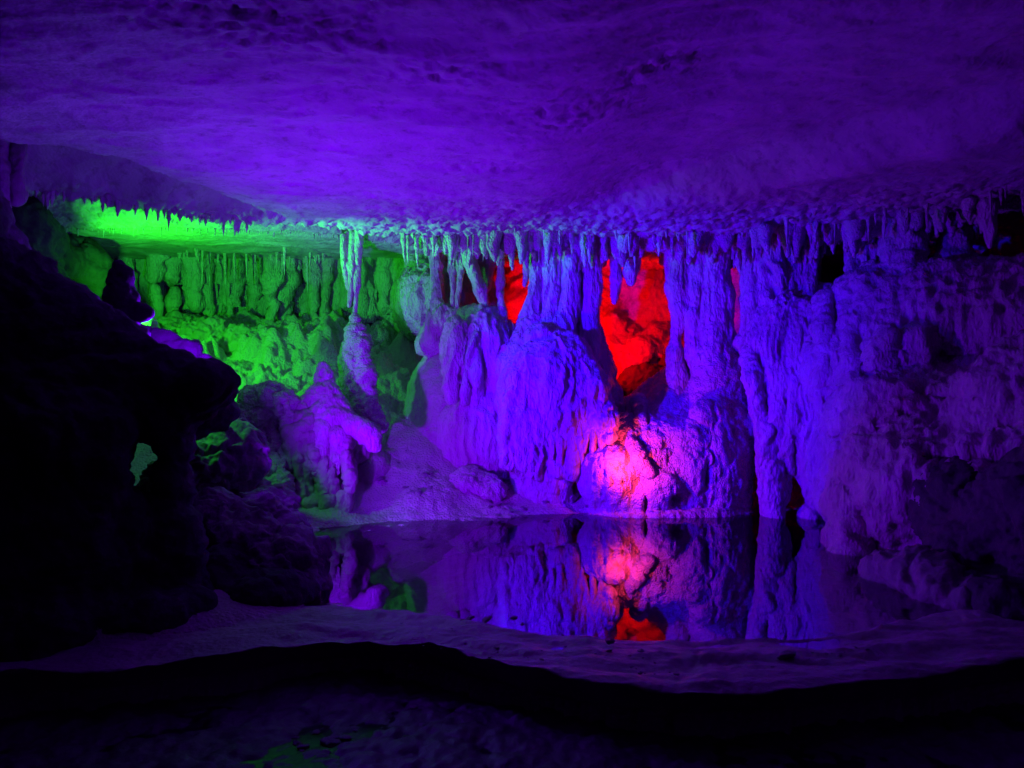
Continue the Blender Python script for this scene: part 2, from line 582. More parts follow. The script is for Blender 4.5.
n2 = .018 * fbm(V * np.array([.5, 2.2, 1]), 5, 4, 6) + .016 * knobs(V, 11, 4) * ss(-.1, .4, pn(V, 1.5, off=5)) + .010 * np.abs(pn(V * np.array([.4, 3, 1]), 4, off=9))
V[:, 2] += (n1 * .35 + n2)
V[:, 1] += n1 * .8
V = V.reshape(nu, len(prof), 3)
dam = mesh_obj('rimstone_dam', V.reshape(-1, 3), grid_quads(nu, len(prof))[:, ::-1], M_RIM)
tag(dam, 'low pale rimstone dam curving across the front edge of the pool', 'rimstone dam')

# ------------------------------------------------------------------ cave walls (shell)
def wall_strip(name, pts, z0, z1, amp, mat, nv=110, step=.04):
    P = [np.array(p, float) for p in pts]
    U = []
    for a, b in zip(P[:-1], P[1:]):
        n = max(2, int(np.linalg.norm(b - a) / step))
        for i in range(n):
            U.append(a + (b - a) * i / n)
    U.append(P[-1]); U = np.array(U)
    T = np.gradient(U, axis=0); T /= np.linalg.norm(T, axis=1)[:, None]
    Nn = np.stack([-T[:, 1], T[:, 0]], 1)
    zs = np.linspace(z0, z1, nv)
    V = np.zeros((len(U), nv, 3))
    V[:, :, 0] = U[:, None, 0]; V[:, :, 1] = U[:, None, 1]; V[:, :, 2] = zs[None, :]
    Vf = V.reshape(-1, 3)
    dd = (d_rock(Vf, amp)).reshape(len(U), nv)
    V[:, :, 0] += Nn[:, None, 0] * dd; V[:, :, 1] += Nn[:, None, 1] * dd
    return tag(mesh_obj(name, V.reshape(-1, 3), grid_quads(len(U), nv), mat), kind='structure')


wall_strip('cave_wall', [(7.5, -1.8), (7.2, 6), (6.0, 10.5), (4.6, 13.2), (1.5, 13.6), (-.6, 13.2), (-1.2, 14.4), (-5.5, 14.6), (-7.6, 13), (-8.2, 8), (-7.5, -1.8), (7.5, -1.8)], -.8, 4.4, 1.6, M_WALL, 90, .06)

# ------------------------------------------------------------------ the flowstone curtain
def T(o, label, cat, group=None):
    return tag(o, label, cat, group, 'thing')


# teal mound at the left end of the curtain
s = Solid(.018)
s.pell(485, 352, 9.65, 24, 46, .34)
s.pell(457, 352, 9.45, 12, 36, .22, .04)
s.pell(474, 362, 9.4, 9, 34, .2, .04)
s.ptube([(432, 345, 10.1, 12), (445, 320, 9.9, 12), (475, 322, 9.8, 15), (510, 342, 9.7, 14)], .1)
s.pell(486, 436, 9.65, 46, 50, .36, .15)
s.pell(508, 372, 9.45, 14, 26, .25, .05)
s.ptube([(452, 325, 9.4, 5), (450, 360, 9.32, 5), (452, 398, 9.3, 2)], .03)
s.ptube([(463, 325, 9.4, 5), (464, 360, 9.3, 4), (466, 402, 9.28, 2)], .03)
s.pell(480, 445, 10.2, 60, 40, .5, .2)
T(s.obj('flowstone_mound', M_FLOW, d_flute, .8), 'draped teal and blue flowstone mound at the left end of the curtain', 'flowstone')

# smooth violet slope in front of it
s = Solid(.025)
s.pell(462, 440, 10.35, 60, 106, .8, .2)
s.pell(428, 455, 10.4, 60, 55, .6, .2)
s.pell(412, 460, 10.2, 32, 50, .5, .2)
s.pell(500, 442, 10.4, 80, 45, .6, .2)
T(s.obj('flowstone_slope', M_FLOOR, d_smooth, 1.0), 'smooth bare violet flowstone slope rising left of the draped mound', 'flowstone')

# dome with dripping hem
root = empty('flowstone_dome', W(560, 480, 9.2))
T(root, 'domed blue flowstone with a dripping hem left of the pink hollow', 'flowstone')
s = Solid(.015)
s.pell(548, 388, 9.15, 44, 46, .42, .1)
s.pell(526, 425, 9.15, 24, 54, .36, .1)
s.ptube([(541, 340, 9.3, 15), (570, 358, 9.1, 17), (590, 388, 8.95, 17), (604, 420, 8.85, 12), (608, 434, 8.82, 6)], .07)
s.ptube([(580, 335, 9.75, 20), (590, 372, 9.85, 21), (604, 408, 9.75, 16), (616, 442, 9.4, 14)], .08)
s.pell(541, 338, 9.2, 12, 11, .16, .04)
s.pell(575, 405, 8.95, 20, 22, .2, .07)
s.pell(548, 465, 9.3, 34, 60, .3, .08)
s.pell(573, 462, 9.1, 10, 34, 1.0, .04, cut=True)
for i in range(11):
    x0 = 508 + i * 6
    s.ptube([(x0 + 14, 362 + 3 * (i % 3), 9.15, 6), (x0 + 10, 380 + 3 * (i % 3), 8.88, 6), (x0 + 2, 415, 8.82, 5), (x0 + (i - 5) * .8, 462 + (i * 37 % 17), 8.95, 3)], .035)
dome = s.obj('dome', M_FLOW, lambda V, a: .5 * d_flow(V, a) + .45 * d_flute(V, a), .9, root)
for i, x0 in enumerate((552, 559, 566, 573, 580, 586, 593, 600, 606)):
    s = Solid(.010)
    L_ = (40, 46, 32, 44, 52, 40, 47, 36, 30)[i]
    y0 = 412 + abs(x0 - 585) * .2
    s.ptube([(x0 - 3, y0, 8.87, 4.5), (x0, y0 + L_ * .5, 8.83, 3.4), (x0 + 2 * math.sin(i * 2.1), y0 + L_, 8.83, 1.1)], .02)
    s.obj('hem_drip', M_FLOW, d_drape, .6, root).parent = dome

# right mound with the glowing hollow
s = Solid(.014)
s.pell(678, 466, 9.4, 58, 62, .42, .1)
s.pell(690, 422, 9.62, 46, 46, .40, .1)
s.pell(652, 440, 9.6, 28, 34, .36, .1)
s.pell(716, 400, 9.4, 27, 62, .34, .1)
for i_, (px_, y0_, y1_, D_, r_) in enumerate(((640, 396, 440, 9.12, 15), (655, 384, 460, 9.0, 13), (672, 380, 440, 8.98, 12), (688, 374, 520, 8.94, 13), (703, 372, 450, 8.98, 11), (716, 366, 520, 8.92, 12), (730, 370, 520, 9.0, 12), (740, 372, 470, 9.1, 10), (697, 440, 520, 8.86, 10), (680, 430, 500, 8.9, 9))):
    y0_ += 8 if px_ > 695 else 34
    y1_ = max(y1_, y0_ + 50)
    s.ptube([(px_, y0_ + 14, D_ + .40, r_), (px_ + 1, y0_ + 40, D_ + .10, r_ * .9), (px_ + 2, (y0_ + y1_) / 2, D_, r_), (px_ + 3 * math.sin(i_ * 2.2), y1_, D_ + .02, r_ * .8)], .05)
s.ptube([(618, 455, 9.3, 14), (632, 416, 9.85, 15), (652, 401, 10.0, 15), (684, 380, 9.9, 18), (716, 358, 9.6, 20), (728, 420, 9.3, 20), (728, 500, 9.1, 18)], .09)
s.pell(612, 480, 8.98, 30, 38, .30, .06)
s.pell(640, 500, 8.95, 48, 24, .26, .06)
s.pell(662, 490, 8.9, 26, 24, .24, .05)
s.pell(690, 470, 9.0, 26, 48, .3, .06)
s.pell(715, 480, 9.0, 24, 48, .25, .06)
s.pell(660, 440, 9.2, 42, 24, .32, .07)
s.pell(628, 438, 9.2, 20, 22, .3, .07)
s.pell(665, 520, 9.0, 90, 18, .4, .07)
s.ptube([(628, 434, 8.92, 5), (636, 456, 8.80, 5), (650, 474, 8.74, 3)], .025)
s.pell(663, 461, 8.72, 13, 11, .2, .03, cut=True)
s.pell(624, 466, 8.64, 12, 9, .13, .05, cut=True)
s.pell(676, 499, 8.7, 8, 8, .16, .03, cut=True)
s.pell(646, 508, 8.7, 5, 12, .16, .03, cut=True)
s.pell(612, 482, 8.66, 4, 6, .08, .02, cut=True)
s.pell(622, 484, 8.66, 4, 5, .08, .02, cut=True)
s.pell(708, 475, 8.72, 5, 14, .12, .03, cut=True)
for i in range(6):
    s.ptube([(648 + i * 5, 452, 8.86, 3.2), (648 + i * 5.5, 470 + (i % 3) * 4, 8.82, 1.8)], .015)
for i in range(16):
    x0 = 640 + i * 6.2
    y0 = (385 if x0 > 700 else 408) + (i * 53 % 40)
    s.ptube([(x0 - 1, y0 - 8, 9.40, 4), (x0, y0 + 14, 9.02 - .05 * math.sin(i), 4), (x0 + 2 * math.sin(i * 1.7), y0 + 50, 8.94, 3.5), (x0 + 3 * math.sin(i * 2.7), y0 + 75 + (i * 31 % 40), 8.92, 2)], .04)
s.pell(648, 478, 9.0, 18, 18, .25, .03)
T(s.obj('flowstone_mound', M_CORAL, lambda V, a: .55 * d_flow(V, a) + .45 * d_flute(V, a), .75), 'large violet flowstone mound with a pink glowing hollow at the waterline', 'flowstone')

# valance: the knobbly fused top of the curtain
s = Solid(.016)
vp = [(418, 9.75), (480, 9.55), (540, 9.5), (600, 9.5), (660, 9.45), (720, 9.35), (780, 9.15), (830, 8.95), (880, 8.6), (930, 8.3), (990, 7.8), (1050, 7.4)]
def vD(px):
    return float(np.interp(px, [p for p, _ in vp], [d for _, d in vp]))
def vtop(px):
    D = vD(px)
    return 384 - (float(ceiling_z(np.array([(px - 512) / F * D]), np.array([D]), False)[0]) - CAMZ) * F / D
for (a, da), (b, db) in zip(vp[:-1], vp[1:]):
    s.ptube([(a, vtop(a) + 0, da, 9), (b, vtop(b) + 0, db, 9)], .08, .5)
for i in range(250):
    px = 420 + 560 * (i + rng.rand()) / 250
    D = vD(px) - .12 + .16 * rng.randn()
    y0 = vtop(px)
    L_ = 12 + 20 * rng.rand() ** 2
    r0 = 2.2 + 2.6 * rng.rand()
    if 640 < px < 668:
        L_ *= .6
    s.ptube([(px, y0 - 6, D, r0 + 3), (px + rng.randn(), y0 + 6, D, r0), (px + 1.5 * rng.randn(), y0 + L_, D, .9)], .03)
T(s.obj('flowstone_valance', M_CORAL, d_coral, .26), 'knobbly fused coral-like valance along the top of the blue curtain', 'flowstone')

# backing drapery that closes the gaps between the columns on the right
s = Solid(.02)
for i in range(24):
    px = 752 + i * 3.8
    D = float(np.interp(px, [742, 800, 842], [9.75, 9.5, 9.3])) + .06 * rng.randn()
    y1 = 330
    if 815 < px < 842:
        y1 = 246 + 6 * rng.rand()
    s.ptube([(px, 222, D, 6), (px + rng.randn(), (222 + y1) / 2, D, 5), (px + rng.randn(), y1, D, 4)], .05)
T(s.obj('flowstone_drapery', M_FLOW, d_drape, 1.2), 'recessed dim drapery closing the gaps left of the black opening', 'flowstone')
s = Solid(.02)
for px, y1 in ((536, 262), (542, 258), (548, 264), (556, 300), (560, 330), (566, 330), (578, 330), (584, 330), (590, 330), (604, 262), (609, 246), (622, 246), (640, 248), (652, 252), (662, 262), (690, 262), (706, 340), (712, 340), (735, 262)):
    D = 9.85 + .05 * rng.randn()
    s.ptube([(px, 222, D, 6), (px + rng.randn(), (222 + y1) / 2, D, 5), (px + rng.randn(), y1, D, 3)], .05)
T(s.obj('flowstone_drapery', M_FLOW, d_drape, 1.2), 'shadowed drapery hanging behind the columns above the red opening', 'flowstone')

# ---- columns
cols = [
    ('slim blue column just right of the left red opening', [(535, 222, 9.5, 8), (536, 248, 9.5, 4.6), (535, 290, 9.5, 4.6), (530, 325, 9.45, 9), (520, 365, 9.4, 17), (515, 400, 9.4, 18)], None),
    ('pale blue column between two narrow dark slots', [(551, 222, 9.5, 10), (551, 250, 9.5, 8), (552, 295, 9.5, 8), (549, 325, 9.5, 11), (545, 350, 9.5, 14)], [(556, 300, 9.5, 4), (548, 322, 9.5, 7)]),
    ('blue column flaring into the top of the dome', [(570, 220, 9.45, 9), (571, 255, 9.45, 6.5), (570, 300, 9.45, 7.5), (563, 330, 9.4, 10), (552, 350, 9.3, 12)], [(577, 225, 9.4, 4), (574, 262, 9.4, 5), (571, 305, 9.4, 5), (566, 335, 9.4, 6)]),
    ('broad blue column forming the left jamb of the red opening', [(594, 220, 9.5, 10), (592, 250, 9.5, 7.5), (590, 290, 9.5, 7.5), (586, 325, 9.5, 8), (586, 352, 9.5, 12)], [(584, 225, 9.45, 6), (585, 268, 9.45, 6), (594, 300, 9.45, 3.4), (594, 335, 9.45, 3.4)]),
    ('ragged column narrowing to a thin neck right of the red opening', [(672, 225, 9.5, 7), (676, 260, 9.5, 7), (678, 288, 9.5, 8), (681, 310, 9.5, 7), (676, 332, 9.5, 3.4), (675, 352, 9.5, 5), (680, 392, 9.5, 10)], [(687, 225, 9.5, 7), (688, 270, 9.5, 6), (689, 300, 9.5, 6), (683, 325, 9.5, 4)]),
    ('thin blue column squeezed between the ragged and the wide one', [(699, 225, 9.4, 5), (697, 250, 9.4, 4.5), (696, 290, 9.4, 4.5), (694, 315, 9.4, 5), (697, 355, 9.4, 9)], None),
    ('wide round blue column left of the tall dark slot', [(716, 222, 9.4, 14), (715, 250, 9.4, 12), (714, 300, 9.4, 12), (713, 335, 9.4, 14), (712, 360, 9.4, 19)], [(722, 230, 9.35, 7), (721, 290, 9.35, 7), (724, 345, 9.35, 8)]),
    ('narrow column with a root-like head beside the tall dark slot', [(746, 225, 9.2, 4), (750, 250, 9.2, 5.5), (751, 300, 9.15, 7.5), (754, 345, 9.1, 9.5), (762, 385, 8.95, 11), (767, 420, 8.9, 11)], [(741, 232, 9.2, 2.2), (753, 244, 9.2, 2.5), (756, 262, 9.15, 3)]),
    ('pale blue column left of the black opening', [(782, 222, 9.1, 8), (785, 260, 9.1, 9), (783, 310, 9.0, 12), (785, 355, 8.9, 16)], [(795, 240, 9.0, 5), (793, 300, 8.95, 6)]),
    ('short thick column at the left edge of the black opening', [(805, 225, 9.0, 8), (808, 255, 9.0, 7), (805, 285, 8.95, 7), (806, 325, 8.9, 13)], None),
    ('shaggy blue column right of the black opening', [(864, 222, 8.9, 8), (864, 262, 8.8, 7), (862, 300, 8.7, 12), (856, 330, 8.6, 20)], [(852, 262, 8.75, 3), (854, 286, 8.7, 7), (855, 315, 8.6, 11)]),
]
for lab, pts, ex in cols:
    s = Solid(.012)
    s.ptube([(p[0], p[1], p[2], p[3] * 1.22) for p in pts], .06)
    if ex:
        s.ptube([(p[0], p[1], p[2], p[3] * 1.2) for p in ex], .05)
    T(s.obj('cave_column', M_FLOW, d_drape, 1.0), lab, 'column', 'columns of the flowstone curtain')

# the fluted drapery right of the dark slot with its free-standing leg
root = empty('flowstone_drapery', W(790, 515, 8.8))
T(root, 'tall fluted blue drapery with a purple leg standing in the pool', 'flowstone')
s = Solid(.016)
s.pell(790, 345, 9.0, 40, 50, .4, .1)
s.pell(800, 385, 8.9, 44, 40, .4, .1)
s.ptube([(770, 222, 9.25, 14), (772, 280, 9.2, 14), (770, 340, 9.1, 18), (772, 385, 8.95, 16)], .07, .7)
s.ptube([(822, 300, 9.0, 14), (826, 340, 8.9, 22), (836, 400, 8.6, 28), (842, 455, 8.2, 26), (846, 505, 7.7, 16)], .1)
s.pell(768, 402, 8.75, 3.4, 26, .3, .03, cut=True)
rows = [(752, 372, 764, 430, 770, 470), (776, 380, 784, 425, 790, 470), (787, 375, 797, 420, 806, 470), (797, 380, 808, 430, 818, 480),
        (806, 385, 818, 430, 826, 470), (815, 392, 826, 425, 834, 460), (824, 398, 836, 430, 843, 470), (832, 402, 846, 440, 852, 480)]
for i, (a, b, c, d_, e, f_) in enumerate(rows):
    Dq = 8.75 - .06 * i
    s.ptube([(a - 2, b - 30, Dq + .35, 7), (a, b + 6, Dq + .02, 6.5), (c, d_, Dq - .08, 6), (e, f_, Dq - .05, 4.5)], .04)
s.ptube([(806, 430, 8.5, 9), (813, 465, 8.5, 9), (818, 505, 8.55, 6)], .05)
s.ptube([(800, 430, 8.6, 10), (805, 470, 8.6, 8), (812, 500, 8.6, 4)], .05)
s.pell(812, 515, 8.6, 9, 7, .12, .03)
s.obj('drapery', M_FLOW, d_flute, 1.15, root)
s = Solid(.013)
s.ptube([(757, 350, 9.1, 5), (762, 395, 8.95, 8), (768, 430, 8.78, 11), (771, 470, 8.7, 12), (775, 519, 8.7, 10)], .05)
s.ptube([(778, 400, 8.8, 8), (784, 440, 8.72, 10), (784, 475, 8.72, 7), (783, 500, 8.75, 3)], .05)
s.obj('leg', M_FLOW, d_drape, 1.1, root)

# knobs in front of the black opening
for k, (lab, pts) in enumerate((('blunt stalagmite lump below the black opening', [(829, 335, 8.75, 10), (829, 312, 8.75, 7), (827, 296, 8.75, 4)]),
                                ('paired blunt stalagmite to the right under the black opening', [(846, 335, 8.6, 9), (842, 300, 8.65, 7), (841, 284, 8.65, 6)]))):
    s = Solid(.012); s.ptube(pts, .05)
    T(s.obj('stalagmite', M_FLOW, d_drape, 1.0), lab, 'stalagmite')

# right-hand flowstone wall
s = Solid(.026)
s.pell(885, 315, 8.4, 50, 44, .55, .15)
s.pell(870, 370, 8.3, 60, 50, .6, .15)
s.pell(905, 350, 8.2, 70, 60, .6, .2)
s.pell(960, 330, 8.0, 90, 55, .7, .2)
s.pell(1060, 330, 7.6, 120, 70, .8, .2)
s.pell(960, 425, 7.4, 110, 60, .7, .2)
s.pell(880, 450, 7.7, 45, 70, .55, .15)
s.pell(868, 500, 7.2, 26, 56, .35, .12)
s.ptube([(852, 480, 7.3, 16), (852, 530, 7.0, 12), (850, 557, 6.85, 8)], .08)
s.pell(930, 500, 6.9, 70, 70, .6, .2)
s.pell(1030, 510, 6.4, 100, 90, .8, .2)
s.pell(1090, 420, 6.6, 130, 90, .8, .2)
s.pell(1010, 405, 7.0, 70, 16, .35, .08)
s.ptube([(905, 225, 8.3, 16), (905, 270, 8.2, 16), (900, 320, 8.1, 30)], .1)
s.ptube([(955, 215, 8.2, 8), (955, 260, 8.1, 10), (958, 300, 8.0, 25)], .08)
s.pell(941, 238, 7.95, 7, 16, .5, .04, cut=True)
for i in range(30):
    px = 828 + (i * 37 % 100)
    y0 = 330 + (i * 53 % 120)
    D0 = float(np.interp(px, [828, 870, 930], [8.25, 7.75, 7.45])) - .12
    s.ptube([(px - 3, y0 - 25, D0 + .35, 7), (px, y0 + 8, D0 + .02, 6), (px + 5, y0 + 45, D0 - .12, 5.5), (px + 9, y0 + 80 + (i * 29 % 40), D0 - .10, 3)], .05)
for cx, cy, D, a, b in ((870, 430, 7.3, 4, 10), (850, 438, 7.4, 2.5, 9), (858, 430, 7.4, 2, 5), (897, 418, 7.1, 6, 5), (852, 480, 7.0, 4, 14),
                        (868, 520, 6.8, 5, 16), (880, 545, 6.6, 12, 12), (945, 465, 6.4, 18, 9), (990, 465, 6.1, 40, 12), (960, 500, 6.2, 10, 10), (925, 398, 6.9, 8, 4),
                        (975, 398, 6.7, 26, 3), (1000, 440, 6.0, 22, 5)):
    s.pell(cx, cy, D, a, b, .28, .05, cut=True)
wallr = s.obj('flowstone_wall', M_FLOW, lambda V, a: d_flute(V, .6) + d_flow(V, .55) + d_rock(V, .4), 1.0)
T(wallr, 'broad dim flowstone wall bulging into the pool on the right', 'flowstone')

# ------------------------------------------------------------------ red chamber behind
s = Solid(.03)
s.pell(640, 300, 12.8, 60, 60, .7, .2)
s.pell(655, 360, 12.0, 50, 26, .6, .15)
s.pell(610, 350, 12.3, 30, 50, .5, .15)
s.pell(510, 300, 12.3, 26, 55, .4, .15)
s.pell(700, 310, 12.4, 50, 60, .6, .15)
s.ptube([(765, 215, 10.9, 30), (768, 300, 10.9, 28), (775, 420, 10.8, 40)], .1)  # added partition, keeps red light away from the black opening
s.ptube([(765, 300, 10.9, 28), (790, 300, 12.0, 36), (770, 300, 13.4, 50)], .1)
T(s.obj('chamber_rock', M_WALL, lambda V, a: d_rock(V, .7) + .22 * np.round(3 * pn(V, 1.0, off=3)) / 3 + .12 * pn(V, 2, off=5), 1), 'broken red lit bedrock face deep behind the curtain, with an added light blocking partition', 'rock')


# ------------------------------------------------------------------ lone thin column in the left passage
root = empty('hourglass_column', W(356, 425, 9.4))
T(root, 'thin hourglass column of fused straws standing on a pale cone', 'column')
for pts in ([(343, 236, 9.4, 3), (344, 262, 9.4, 3.2), (348, 288, 9.4, 1.8)], [(348, 234, 9.45, 3.2), (348, 265, 9.4, 2.8), (351, 284, 9.4, 1.5)],
            [(353, 234, 9.4, 3.4), (352, 268, 9.38, 3), (350, 295, 9.38, 2.4), (349, 306, 9.38, 1.3)]):
    s = Solid(.009); s.ptube(pts, .02)
    s.obj('straw', M_FLOW, d_drape, .35, root)
s = Solid(.010)
s.ptube([(359, 232, 9.4, 4), (358, 262, 9.4, 3.4), (357, 285, 9.4, 3.2), (356, 300, 9.4, 2), (355, 318, 9.4, 1.8), (356, 326, 9.4, 3)], .02)
s.obj('shaft', M_FLOW, d_drape, .45, root)
s = Solid(.012)
s.ptube([(355, 316, 9.4, 2), (356, 330, 9.4, 4.5), (357, 344, 9.4, 9), (356, 362, 9.4, 12), (357, 385, 9.35, 14), (361, 415, 9.3, 17)], .05)
s.ptube([(361, 347, 9.3, 5), (365, 375, 9.25, 7), (372, 405, 9.2, 7), (380, 425, 9.2, 6)], .05)
s.obj('base', M_CORAL, d_coral, .6, root)

# ------------------------------------------------------------------ purple stalagmite group on the beach
root = empty('stalagmite_group', W(320, 490, 8.6))
T(root, 'purple stalagmite group with a pointed spire and drooping lobes on the beach', 'stalagmite')
s = Solid(.013)
s.ptube([(322, 365, 8.8, 4), (323, 378, 8.8, 9), (325, 396, 8.75, 14), (330, 418, 8.72, 19), (334, 438, 8.72, 20)], .05)
s.ptube([(334, 404, 8.7, 8), (352, 424, 8.62, 8), (368, 434, 8.55, 8), (374, 446, 8.5, 5)], .05)
s.ptube([(316, 392, 8.72, 6), (305, 406, 8.7, 7), (300, 420, 8.66, 8)], .05)
s.ptube([(322, 430, 8.5, 6), (321, 452, 8.45, 6), (322, 470, 8.44, 3)], .03)
s.ptube([(336, 436, 8.5, 6), (337, 458, 8.45, 5), (336, 474, 8.44, 2.5)], .03)
s.pell(330, 398, 8.52, 2.5, 3, .08, .02, cut=True)
s.obj('spire', M_FLOW, lambda V, a: .8 * d_smooth(V, a) + .35 * d_flow(V, a), 1.0, root)
s = Solid(.013)
for b in ((256, 404, 8.7, 13, 12, .2), (272, 398, 8.7, 14, 11, .2), (287, 408, 8.62, 9, 14, .2), (262, 418, 8.66, 16, 12, .22), (290, 424, 8.62, 8, 10, .18)):
    s.pell(*b, .04)
s.ptube([(250, 415, 8.6, 11), (245, 435, 8.5, 12), (256, 452, 8.4, 12), (270, 470, 8.3, 10), (284, 488, 8.25, 7)], .05)
s.ptube([(272, 430, 8.6, 7), (278, 448, 8.5, 7), (288, 462, 8.45, 6)], .04)
for c in ((281, 411, 8.40, 4, 9), (266, 438, 8.38, 5, 8), (294, 414, 8.42, 3, 10), (262, 462, 8.2, 6, 5)):
    s.pell(*c, .14, .025, cut=True)
s.obj('knobbly_lump', M_CORAL, d_coral, .9, root)
s = Solid(.013)
s.pell(308, 428, 8.72, 24, 16, .3, .05)
s.pell(340, 448, 8.95, 24, 22, .3, .05)
for x0, y0, y1, r in ((290, 428, 466, 6), (298, 430, 488, 6.5), (307, 432, 500, 6), (315, 430, 478, 5), (301, 470, 505, 7), (322, 446, 506, 6.5), (331, 452, 494, 5), (344, 440, 470, 5), (348, 462, 488, 5), (325, 486, 516, 8), (340, 492, 510, 7), (311, 492, 512, 7)):
    s.ptube([(x0, y0 - 6, 8.62, r), (x0 + 1, y0 + 6, 8.48, r), (x0 + 2, (y0 + y1) / 2, 8.42, r * .9), (x0 + 3, y1, 8.42, r * .6)], .025)
for c in ((303, 452, 8.36, 2.5, 12), (318, 460, 8.36, 2.5, 14), (338, 470, 8.36, 4, 12), (357, 447, 8.35, 12, 7), (312, 478, 8.36, 2.5, 8)):
    s.pell(*c, .2, .025, cut=True)
s.obj('drooping_lobes', M_WALL, lambda V, a: .6 * d_flow(V, a) + .4 * d_coral(V, a), .8, root)
s = Solid(.02)
s.pell(362, 474, 9.25, 30, 30, .4, .1)
s.pell(320, 505, 8.9, 40, 18, .35, .1)
s.obj('skirt', M_FLOOR, d_smooth, 1, root)

# ------------------------------------------------------------------ boulders
def boulder(label, blobs, mat=None, amp=.6, h=.022, style=d_rock, name='boulder', group=None):
    s = Solid(h)
    for b in blobs:
        s.pell(*b[:6], b[6] if len(b) > 6 else .08)
    return T(s.obj(name, mat or M_BOULD, style, amp), label, 'boulder', group)


boulder('added ledge coloured black for the shade at the foot of the red lit rock face', [(650, 384, 11.3, 34, 20, .35), (622, 396, 11.2, 26, 18, .3), (676, 368, 11.5, 18, 22, .3)], M_DARK, .6, .022)  # black material stands in for the shade low in the red chamber
boulder('knobbly popcorn covered rock on the violet beach', [(470, 484, 9.2, 16, 13, .2), (490, 490, 9.15, 13, 12, .2), (480, 500, 9.2, 20, 6, .2)], M_CORAL, .8, .014, d_coral, group='loose rocks on the beach')
boulder('greenish rounded boulder nearest the dark overhang', [(205, 470, 7.0, 40, 24, .5), (222, 452, 7.2, 26, 14, .4), (185, 490, 6.8, 30, 30, .4)], amp=1.0, h=.018)
boulder('dark wet boulder with a blue lit rim at the left shore', [(272, 512, 6.2, 26, 20, .3), (290, 524, 6.1, 12, 16, .2)], amp=.8, h=.016)
boulder('long tilted slab lying below the blue rimmed boulder', [(240, 545, 5.8, 45, 26, .4), (280, 570, 5.6, 34, 26, .35), (215, 525, 5.9, 20, 18, .3)], amp=.9, h=.018)
boulder('low dark boulder filling the gap between the slab and the purple lobes', [(235, 500, 7.2, 30, 17, .3), (272, 505, 7.35, 22, 12, .2)], amp=.8, h=.018)
boulder('pale pyramid shaped rock at the right end of the pool', [(925, 590, 5.7, 46, 30, .45), (900, 575, 5.9, 26, 16, .3), (960, 605, 5.5, 50, 26, .4)], M_BOULD, .7)
boulder('rock mass darkened in colour for the shade under the ledge at the lower right shore', [(1000, 560, 5.7, 60, 70, .5), (960, 520, 6.2, 40, 50, .4), (1070, 540, 5.4, 90, 90, .6), (1040, 610, 5.2, 70, 40, .5)], M_DARK, .7)  # dark material carries the shade under the ledge
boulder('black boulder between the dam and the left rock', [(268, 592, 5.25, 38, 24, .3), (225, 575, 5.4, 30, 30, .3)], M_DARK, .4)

# ------------------------------------------------------------------ big dark rock, left foreground
root = empty('rock_overhang', W(100, 600, 4.9))
T(root, 'huge black overhanging rock filling the left foreground', 'rock')
s = Solid(.028)
s.ptube([(-120, 250, 4.9, 120), (-60, 335, 4.9, 100), (20, 345, 4.9, 56)], .2)
s.ptube([(0, 300, 4.9, 55), (60, 345, 4.9, 42), (120, 375, 5.0, 42), (170, 392, 5.0, 36), (203, 392, 5.0, 26)], .12)
s.ptube([(40, 360, 5.4, 50), (120, 385, 5.6, 40), (180, 392, 5.6, 26)], .15)
s.pell(216, 388, 5.0, 15, 20, .3, .06)
s.ptube([(60, 395, 6.0, 30), (140, 400, 6.1, 28), (200, 402, 6.1, 27)], .15)
s.ptube([(60, 400, 6.6, 26), (140, 410, 6.6, 22), (205, 412, 6.5, 19)], .15)
s.pell(60, 440, 4.9, 90, 80, .6, .2)
s.ptube([(165, 400, 5.0, 24), (168, 440, 5.0, 17), (168, 480, 5.0, 15), (166, 540, 5.0, 26), (178, 610, 5.0, 34)], .06)
s.ptube([(60, 420, 4.9, 80), (60, 520, 4.9, 80), (70, 620, 4.9, 100)], .15)
s.ptube([(95, 520, 5.0, 40), (125, 570, 5.0, 46), (140, 620, 5.0, 56)], .12)
s.ptube([(-60, 640, 4.45, 70), (60, 642, 4.45, 46), (140, 630, 4.6, 26), (185, 618, 4.8, 20)], .1)
for yy, rr in ((444, 15), (456, 20), (470, 21), (486, 18)):
    s.ptube([(141, yy, 4.0, rr), (142, yy, 7.6, rr)], .03, cut=True)
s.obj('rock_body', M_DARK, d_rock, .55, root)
s = Solid(.02)
s.ptube([(140, 330, 6.35, 7), (165, 341, 6.35, 7), (190, 352, 6.35, 6), (206, 364, 6.3, 7)], .06)
s.pell(192, 348, 6.45, 5, 4, .08, .03)
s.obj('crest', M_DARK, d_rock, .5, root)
s = Solid(.015)
s.ptube([(119, 264, 5.4, 4), (121, 278, 5.4, 7), (121, 300, 5.4, 10), (122, 335, 5.4, 16)], .05)
s.ptube([(125, 312, 5.4, 6), (146, 313, 5.4, 5)], .03)
T(s.obj('stalagmite', M_DARK, d_coral, .5), 'black stalagmite silhouetted against the green chamber', 'stalagmite')

